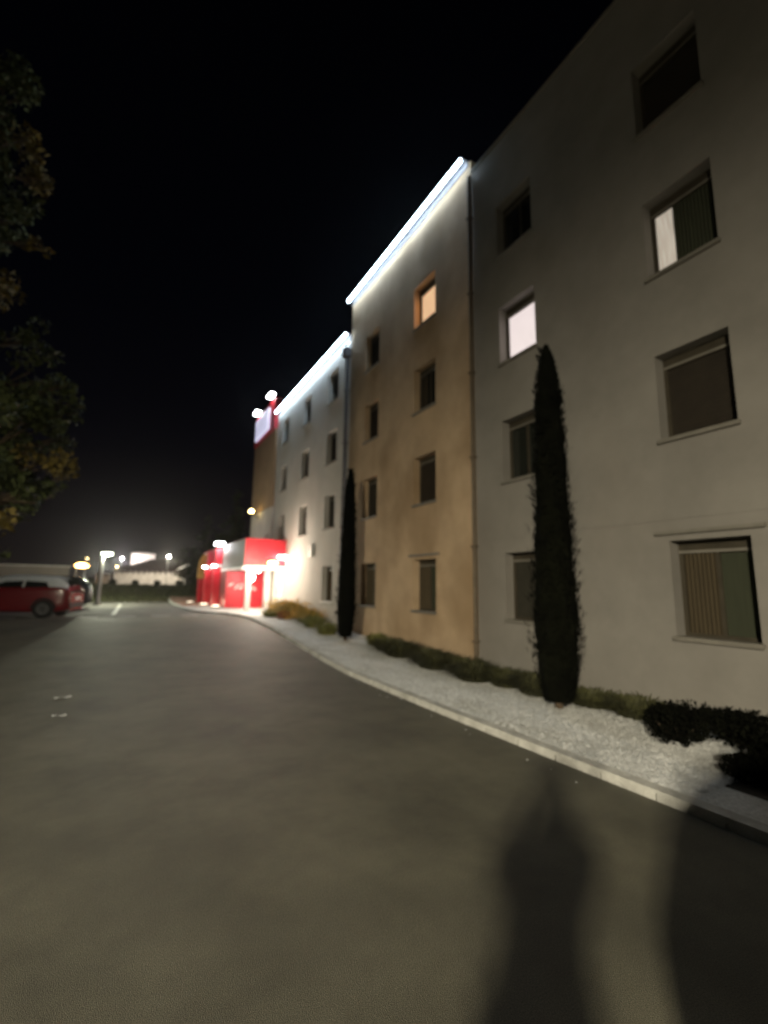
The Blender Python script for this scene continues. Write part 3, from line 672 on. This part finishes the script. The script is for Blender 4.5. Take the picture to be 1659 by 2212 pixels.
for (wx, wz, r, al) in ((-2.65,10.95,.42,1),(-2.9,11.9,.5,0),(-2.45,10.3,.40,1),(-2.75,8.85,.55,0),(-2.35,8.7,.2,1),(-3.1,9.9,.6,0),(-2.75,7.4,.50,1),(-3.2,7.9,.6,0),(-3.1,6.5,.6,0),(-2.1,5.9,.5,0),(-1.6,5.65,.34,0),(-2.6,5.2,.7,0),(-2.0,4.6,.6,0),(-1.6,4.0,.5,1),(-2.4,3.8,.7,0),(-2.0,3.2,.5,0),(-2.1,2.7,.4,1),(-2.7,2.6,.6,0),(-3.2,4.4,.9,0),(-3.4,3.0,.8,0),(-2.6,2.0,.35,0),(-3.3,2.2,.5,0)):
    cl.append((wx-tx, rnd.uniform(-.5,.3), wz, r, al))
for (wx, wz, r) in ((-1.75,5.0,.5),(-1.35,5.35,.3),(-1.45,4.5,.35),(-1.9,3.3,.55),(-1.5,3.6,.35),(-2.5,4.5,.6),(-2.9,5.6,.6),(-2.2,6.6,.35),(-2.6,3.1,.6),(-2.9,1.9,.4),(-2.2,2.2,.3),(-3.0,8.4,.5),(-3.2,10.9,.5),(-2.9,9.4,.4),(-3.3,12.2,.45)):
    cl.append((wx-tx, rnd.uniform(-.4,.4), wz, r, 0))
for i in range(16):
    th = rnd.random()*6.28; zz = rnd.uniform(3.2,12.2); rr_ = (1.9 if zz < 8 else 1.2)*rnd.uniform(.3,1)
    cl.append((min(math.cos(th)*rr_, .9), math.sin(th)*rr_, zz, rnd.uniform(.6,.95), 0))
tree('tall dark leafy tree at the left edge with branch tips tinted as if lit', tx, ty, 12.8, cl, M_leaf, .065, 1500, .2, 5, None, 'leafy_tree', M_leaflit)
cn = [(rnd.uniform(-1,1)*(8.0-z_)*.22, rnd.uniform(-1,1)*(8.0-z_)*.22, z_, max(.4,(8.6-z_)*.2)) for z_ in [1.5+i*.38 for i in range(18)]]
tree('dark conifer behind the reception left of the tower', 8.0, 41, 8.6, cn, M_leaf, .12, 260, .18, 8, None, 'conifer_tree')
cn2 = [(rnd.uniform(-1,1)*(6.5-z_)*.3, rnd.uniform(-1,1)*(6.5-z_)*.3, z_, max(.4,(7.2-z_)*.25)) for z_ in [1.2+i*.36 for i in range(15)]]
tree('broad dark tree behind the red fins', 6.6, 47, 6.0, cn2, M_leaf, .12, 220, .16, 9, None, 'dark_tree')

# ------------------------------------------------------------------ cars
def make_car(label, loc, rz, paint, roofm, group='parked cars', L=4.05, W=1.74, H=1.50):
    t = thing('parked_car', label, 'car', loc, rz, group)
    # stations: x (rear = +), belt z, roof z, half width belt, half width roof
    h = W/2
    st = [(-L/2,.55,.56,.60,.50),(-L/2+.12,.72,.74,.74,.66),(-L/2+.5,.84,.88,.83,.74),(-L/2+1.05,.93,.99,.86,.76),(-L/2+1.3,.95,1.06,.865,.74),(-L/2+1.75,.97,1.36,.87,.66),(-L/2+2.05,.975,1.45,.87,.63),(-L/2+2.6,.98,H,.87,.62),(-L/2+3.2,1.0,H-.01,.865,.62),(-L/2+3.55,1.01,H-.05,.86,.61),(-L/2+3.82,1.02,H-.20,.84,.61),(-L/2+3.97,1.0,1.12,.81,.68),(L/2,.86,.90,.76,.68)]
    a = MB(); sec = []
    for (x, zb_, zr, wb, wr) in st:
        k = h/.87; wb *= k; wr *= k; e = .24 if abs(x) > L/2-.2 else .17
        sec.append([(x,0,e),(x,wb*.86,e),(x,wb*.97,e+.10),(x,wb,.50),(x,wb*.985,zb_-.08),(x,wb*.965,zb_),(x,wr+.02,zr-.06),(x,wr*.86,zr-.01),(x,0,zr+.015)])
    n = len(sec[0]); ring = []
    for s in sec:
        full = s + [(x,-y,z) for (x,y,z) in reversed(s[1:-1])]; ring.append(full)
    m_ = len(ring[0])
    for s in ring: a.v += s
    for i in range(len(ring)-1):
        for j in range(m_):
            k = (j+1) % m_; q = (i*m_+j, (i+1)*m_+j, (i+1)*m_+k, i*m_+k)
            up = (5 <= j <= 10) and 4 <= i <= 10
            a.f.append(q); a.m.append(1 if (up and roofm) else 0)
    a.f.append(tuple(reversed(range(m_)))); a.m.append(0); a.f.append(tuple((len(ring)-1)*m_+j for j in range(m_))); a.m.append(0)
    body = a.build('body', [paint, roofm or paint], t, True)
    md = body.modifiers.new('bev', 'SUBSURF'); md.levels = 1; md.render_levels = 2
    def pane(pts, name='window'):
        b = MB(); b.f.append(tuple(range(len(pts)))); b.m.append(0); b.v += pts; o = b.build(name, M_cglass, t)
        s_ = o.modifiers.new('th', 'SOLIDIFY'); s_.thickness = .012; s_.offset = 0; return o
    for s in (1,-1):
        y0 = s*(h*.985); y1 = s*(h*.745)
        def yy(z): return y0 + (y1-y0)*(z-.98)/(.45)
        wt = H-.22 if roofm else H-.10
        pane([(-L/2+1.62,yy(1.03),1.03),(-L/2+2.62,yy(1.03),1.03),(-L/2+2.62,yy(wt),wt),(-L/2+2.12,yy(wt-.03),wt-.03)])
        pane([(-L/2+2.70,yy(1.03),1.03),(-L/2+3.42,yy(1.05),1.05),(-L/2+3.30,yy(wt-.03),wt-.03),(-L/2+2.70,yy(wt),wt)])
        b = MB(); b.box(L/2-.30, L/2-.02, s*h*.80-.07, s*h*.80+.07, .72, .98, 0, .04); b.build('tail_light', M_tail, t)
        b = MB(); b.box(-L/2+.06, -L/2+.32, s*h*.70-.12, s*h*.70+.12, .56, .70, 0, .04); b.build('headlight', M_head, t)
        b = MB(); b.box(-L/2+1.45,-L/2+1.60, s*(h+.08)-.07, s*(h+.08)+.07, .98, 1.10, 0, .03); b.build('mirror', paint, t)
        for xw in (-L/2+.80, L/2-.72):
            b = MB(); b.tube((xw, s*(h-.20), .31),(xw, s*(h+.012), .31), .31, seg=24)
            wo_ = b.build('wheel', M_tyre, t)
            c = MB(); c.tube((xw, s*(h+.008), .31),(xw, s*(h+.02), .31), .19, seg=20)
            for k in range(5):
                th = k*1.2566; c.tube((xw, s*(h+.024), .31),(xw+.17*math.cos(th), s*(h+.024), .31+.17*math.sin(th)), .022, seg=6)
            c.build('rim', M_rim, wo_)
            d = MB()      # dark wheel arch liner
            for k in range(14):
                t0, t1 = math.pi*k/14, math.pi*(k+1)/14
                d.quad((xw+.33*math.cos(t0), s*(h+.006), .31+.33*math.sin(t0)),(xw+.38*math.cos(t0), s*(h+.004), .31+.38*math.sin(t0)),(xw+.38*math.cos(t1), s*(h+.004), .31+.38*math.sin(t1)),(xw+.33*math.cos(t1), s*(h+.006), .31+.33*math.sin(t1)))
            d.build('wheel_arch', M_tyre, t)
    pane([(L/2-.20,-.52*h/.87,1.33),(L/2-.20,.52*h/.87,1.33),(L/2-.085,.60*h/.87,1.08),(L/2-.085,-.60*h/.87,1.08)], 'rear_window')
    b = MB(); b.box(L/2-.03, L/2+.03, -h*.78, h*.78, .32, .52, 0, .03); b.build('bumper', M_dark, t)
    b = MB(); b.box(L/2-.01, L/2+.036, -.26, .26, .60, .71, 0, .005); b.build('number_plate', M_white, t)
    return t
make_car('red hatchback with a pale roof parked across the road under the tree', (-3.45,20.85,g(20.6)), R(-13), M_carred, M_carwhite, H=1.47)
make_car('charcoal hatchback parked just behind the red car', (-3.35,26.3,g(26.3)), R(3), M_cargrey, None)
make_car('charcoal hatchback added unseen behind the photographer to shade the road', (1.38,-1.86,0), R(90), M_cargrey, None, H=1.68)  # unseen car added to throw the second shadow over road and bed

# small pale scraps on the asphalt
for i, (x, y, a_, lb) in enumerate(((-.64,8.43,.5,'small pale paper scrap on the asphalt, the farther one'),(-.58,7.4,.2,'small pale paper scrap on the asphalt, the nearer one'))):
    t = MB(); n = 6
    for k in range(n):
        u0, u1 = k/n, (k+1)/n
        t.quad((-.11+.22*u0,-.03,.01+.012*math.sin(u0*6)),(-.11+.22*u1,-.03,.01+.012*math.sin(u1*6)),(-.11+.22*u1,.035,.012+.01*math.cos(u1*5)),(-.11+.22*u0,.03,.012+.01*math.cos(u0*5)))
    o = t.build('paper_scrap', M_white); o.location = (x,y,g(y)); o.rotation_euler = (0,0,a_); o.scale = (1-.3*i,1,1); tag(o, lb, 'litter', 'paper scraps on the road')

# ------------------------------------------------------------------ the photographer (behind the lens; casts the shadow on the road)
def skin_obj(name, verts, edges, rads, m, parent, sub=2):
    me = bpy.data.meshes.new(name); me.from_pydata(verts, edges, []); me.materials.append(m)
    o = bpy.data.objects.new(name, me); COL.objects.link(o); o.parent = parent
    sk = o.modifiers.new('skin', 'SKIN'); sk.use_smooth_shade = True
    for i, r in enumerate(rads):
        me.skin_vertices[0].data[i].radius = (r, r) if not isinstance(r, tuple) else r
    me.skin_vertices[0].data[0].use_root = True
    s_ = o.modifiers.new('sub', 'SUBSURF'); s_.levels = 1; s_.render_levels = sub
    return o
def person():
    t = thing('person', 'person in dark jacket holding up a phone behind the camera', 'person', (-.48,-.18,0), R(-42))
    V = [(0,0,.95),(0,0,1.10),(0,0,1.28),(0,0,1.42),(0,0,1.50),(0,.01,1.58),(0,.02,1.66),(0,.01,1.735),
         (.17,0,1.42),(.21,.02,1.39),(.19,.16,1.18),(.13,.34,1.44),(.10,.37,1.49),
         (-.17,0,1.42),(-.21,.02,1.39),(-.19,.16,1.18),(-.09,.34,1.44),(-.06,.37,1.49),
         (.10,0,.90),(.12,.02,.50),(.13,0,.10),(.14,.13,.04),(-.10,0,.90),(-.12,.02,.50),(-.13,0,.10),(-.14,.13,.04)]
    E = [(0,1),(1,2),(2,3),(3,4),(4,5),(5,6),(6,7),(3,8),(8,9),(9,10),(10,11),(11,12),(3,13),(13,14),(14,15),(15,16),(16,17),(0,18),(18,19),(19,20),(20,21),(0,22),(22,23),(23,24),(24,25)]
    rr_ = [(.20,.16),(.19,.15),(.19,.14),(.15,.10),(.055,.055),(.07,.08),(.085,.1),(.055,.065),.075,.06,.045,.032,.03,.075,.06,.045,.032,.03,.12,.10,.07,.05,.12,.10,.07,.05]
    sc = lambda q, k: tuple(v*k for v in q) if isinstance(q, tuple) else q*k
    skin_obj('body', V, E, [sc(q, .80) if i not in (4,5,6,7,12,17) else q for i, q in enumerate(rr_)], M_skin, t)
    def garment(name, idx, m, k):
        mp = {a: i for i, a in enumerate(idx)}
        skin_obj(name, [V[i] for i in idx], [(mp[a], mp[b]) for a, b in E if a in mp and b in mp], [sc(rr_[i], k) for i in idx], m, t)
    garment('jacket', [0,1,2,3,8,9,10,11,13,14,15,16], M_cloth, 1.0)
    garment('trousers', [0,18,19,20,22,23,24], M_jean, .93)
    for s in (1,-1):
        sh = MB(); sh.ball((s*.135,.07,.045), .052, .14, .05); sh.build('shoe', M_dark, t, True)
    h_ = MB(); h_.ball((0,.035,1.635),.072,.09,.105); h_.ball((0,.128,1.625),.012,.016,.02); h_.ball((.072,.02,1.63),.012,.02,.03); h_.ball((-.072,.02,1.63),.012,.02,.03)
    h_.build('face', M_skin, t, True)
    e_ = MB(); e_.ball((.028,.118,1.65),.010); e_.ball((-.028,.118,1.65),.010); e_.build('eyes', M_dark, t, True)
    m_ = MB(); m_.ball((0,.118,1.585),.024,.008,.006); m_.build('mouth', mat('lips', (.35,.12,.1), .5), t, True)
    q = MB(); q.ball((0,-.005,1.675),.088,.10,.095); q.build('hair', M_hair, t, True)
    for s in (1,-1):
        bx = .05 if s > 0 else -.03
        hv = [(.02+s*.08+ (0 if s>0 else .0),.37,1.50),(.02+s*.065,.385,1.54)]; he = [(0,1)]; hr = [(.03,.018),(.034,.016)]
        for k, ln in enumerate((.062,.072,.068,.052)):
            z_ = 1.575-.021*k+.01; b0 = len(hv)
            hv += [(.02+s*.062,.392,z_),(.02+s*.048,.405,z_+.006),(.02+s*(.048-.03),.408,z_+.008),(.02+s*max(.004,.048-ln*.55),.400,z_+.006)]
            he += [(1,b0),(b0,b0+1),(b0+1,b0+2),(b0+2,b0+3)]; hr += [.010,.0095,.009,.007]
        b0 = len(hv); hv += [(.02+s*.055,.375,1.52),(.02+s*.035,.372,1.53)]; he += [(0,b0),(b0,b0+1)]; hr += [.012,.009]
        skin_obj('hand', hv, he, hr, M_skin, t, 1)
    return t
person()
ph = MB(); ph.box(-.04,.04,-.005,.005,-.075,.075,0,.004)
o = ph.build('phone', M_dark); o.location = (-.02,-.06,1.66); o.rotation_euler = (R(8),0,R(-29)); tag(o, 'dark phone held up just behind the camera', 'phone')

# ------------------------------------------------------------------ added thin haze volume standing in for lens bloom round the lamps
M_bloom_haze = bpy.data.materials.new('bloom_haze'); M_bloom_haze.use_nodes = True
hn = M_bloom_haze.node_tree.nodes; hn.clear(); ho = hn.new('ShaderNodeOutputMaterial'); hv = hn.new('ShaderNodeVolumePrincipled')
hv.inputs['Density'].default_value = .0003; hv.inputs['Anisotropy'].default_value = .88; hv.inputs['Color'].default_value = (.92,.92,.95,1)
M_bloom_haze.node_tree.links.new(hv.outputs[0], ho.inputs['Volume'])
a = MB(); a.box(-30, 40, -24, 130, -2.4, 15); tag(a.build('haze', M_bloom_haze), 'thin haze volume added for lens bloom round the light strips and lamps', 'haze', None, 'stuff')
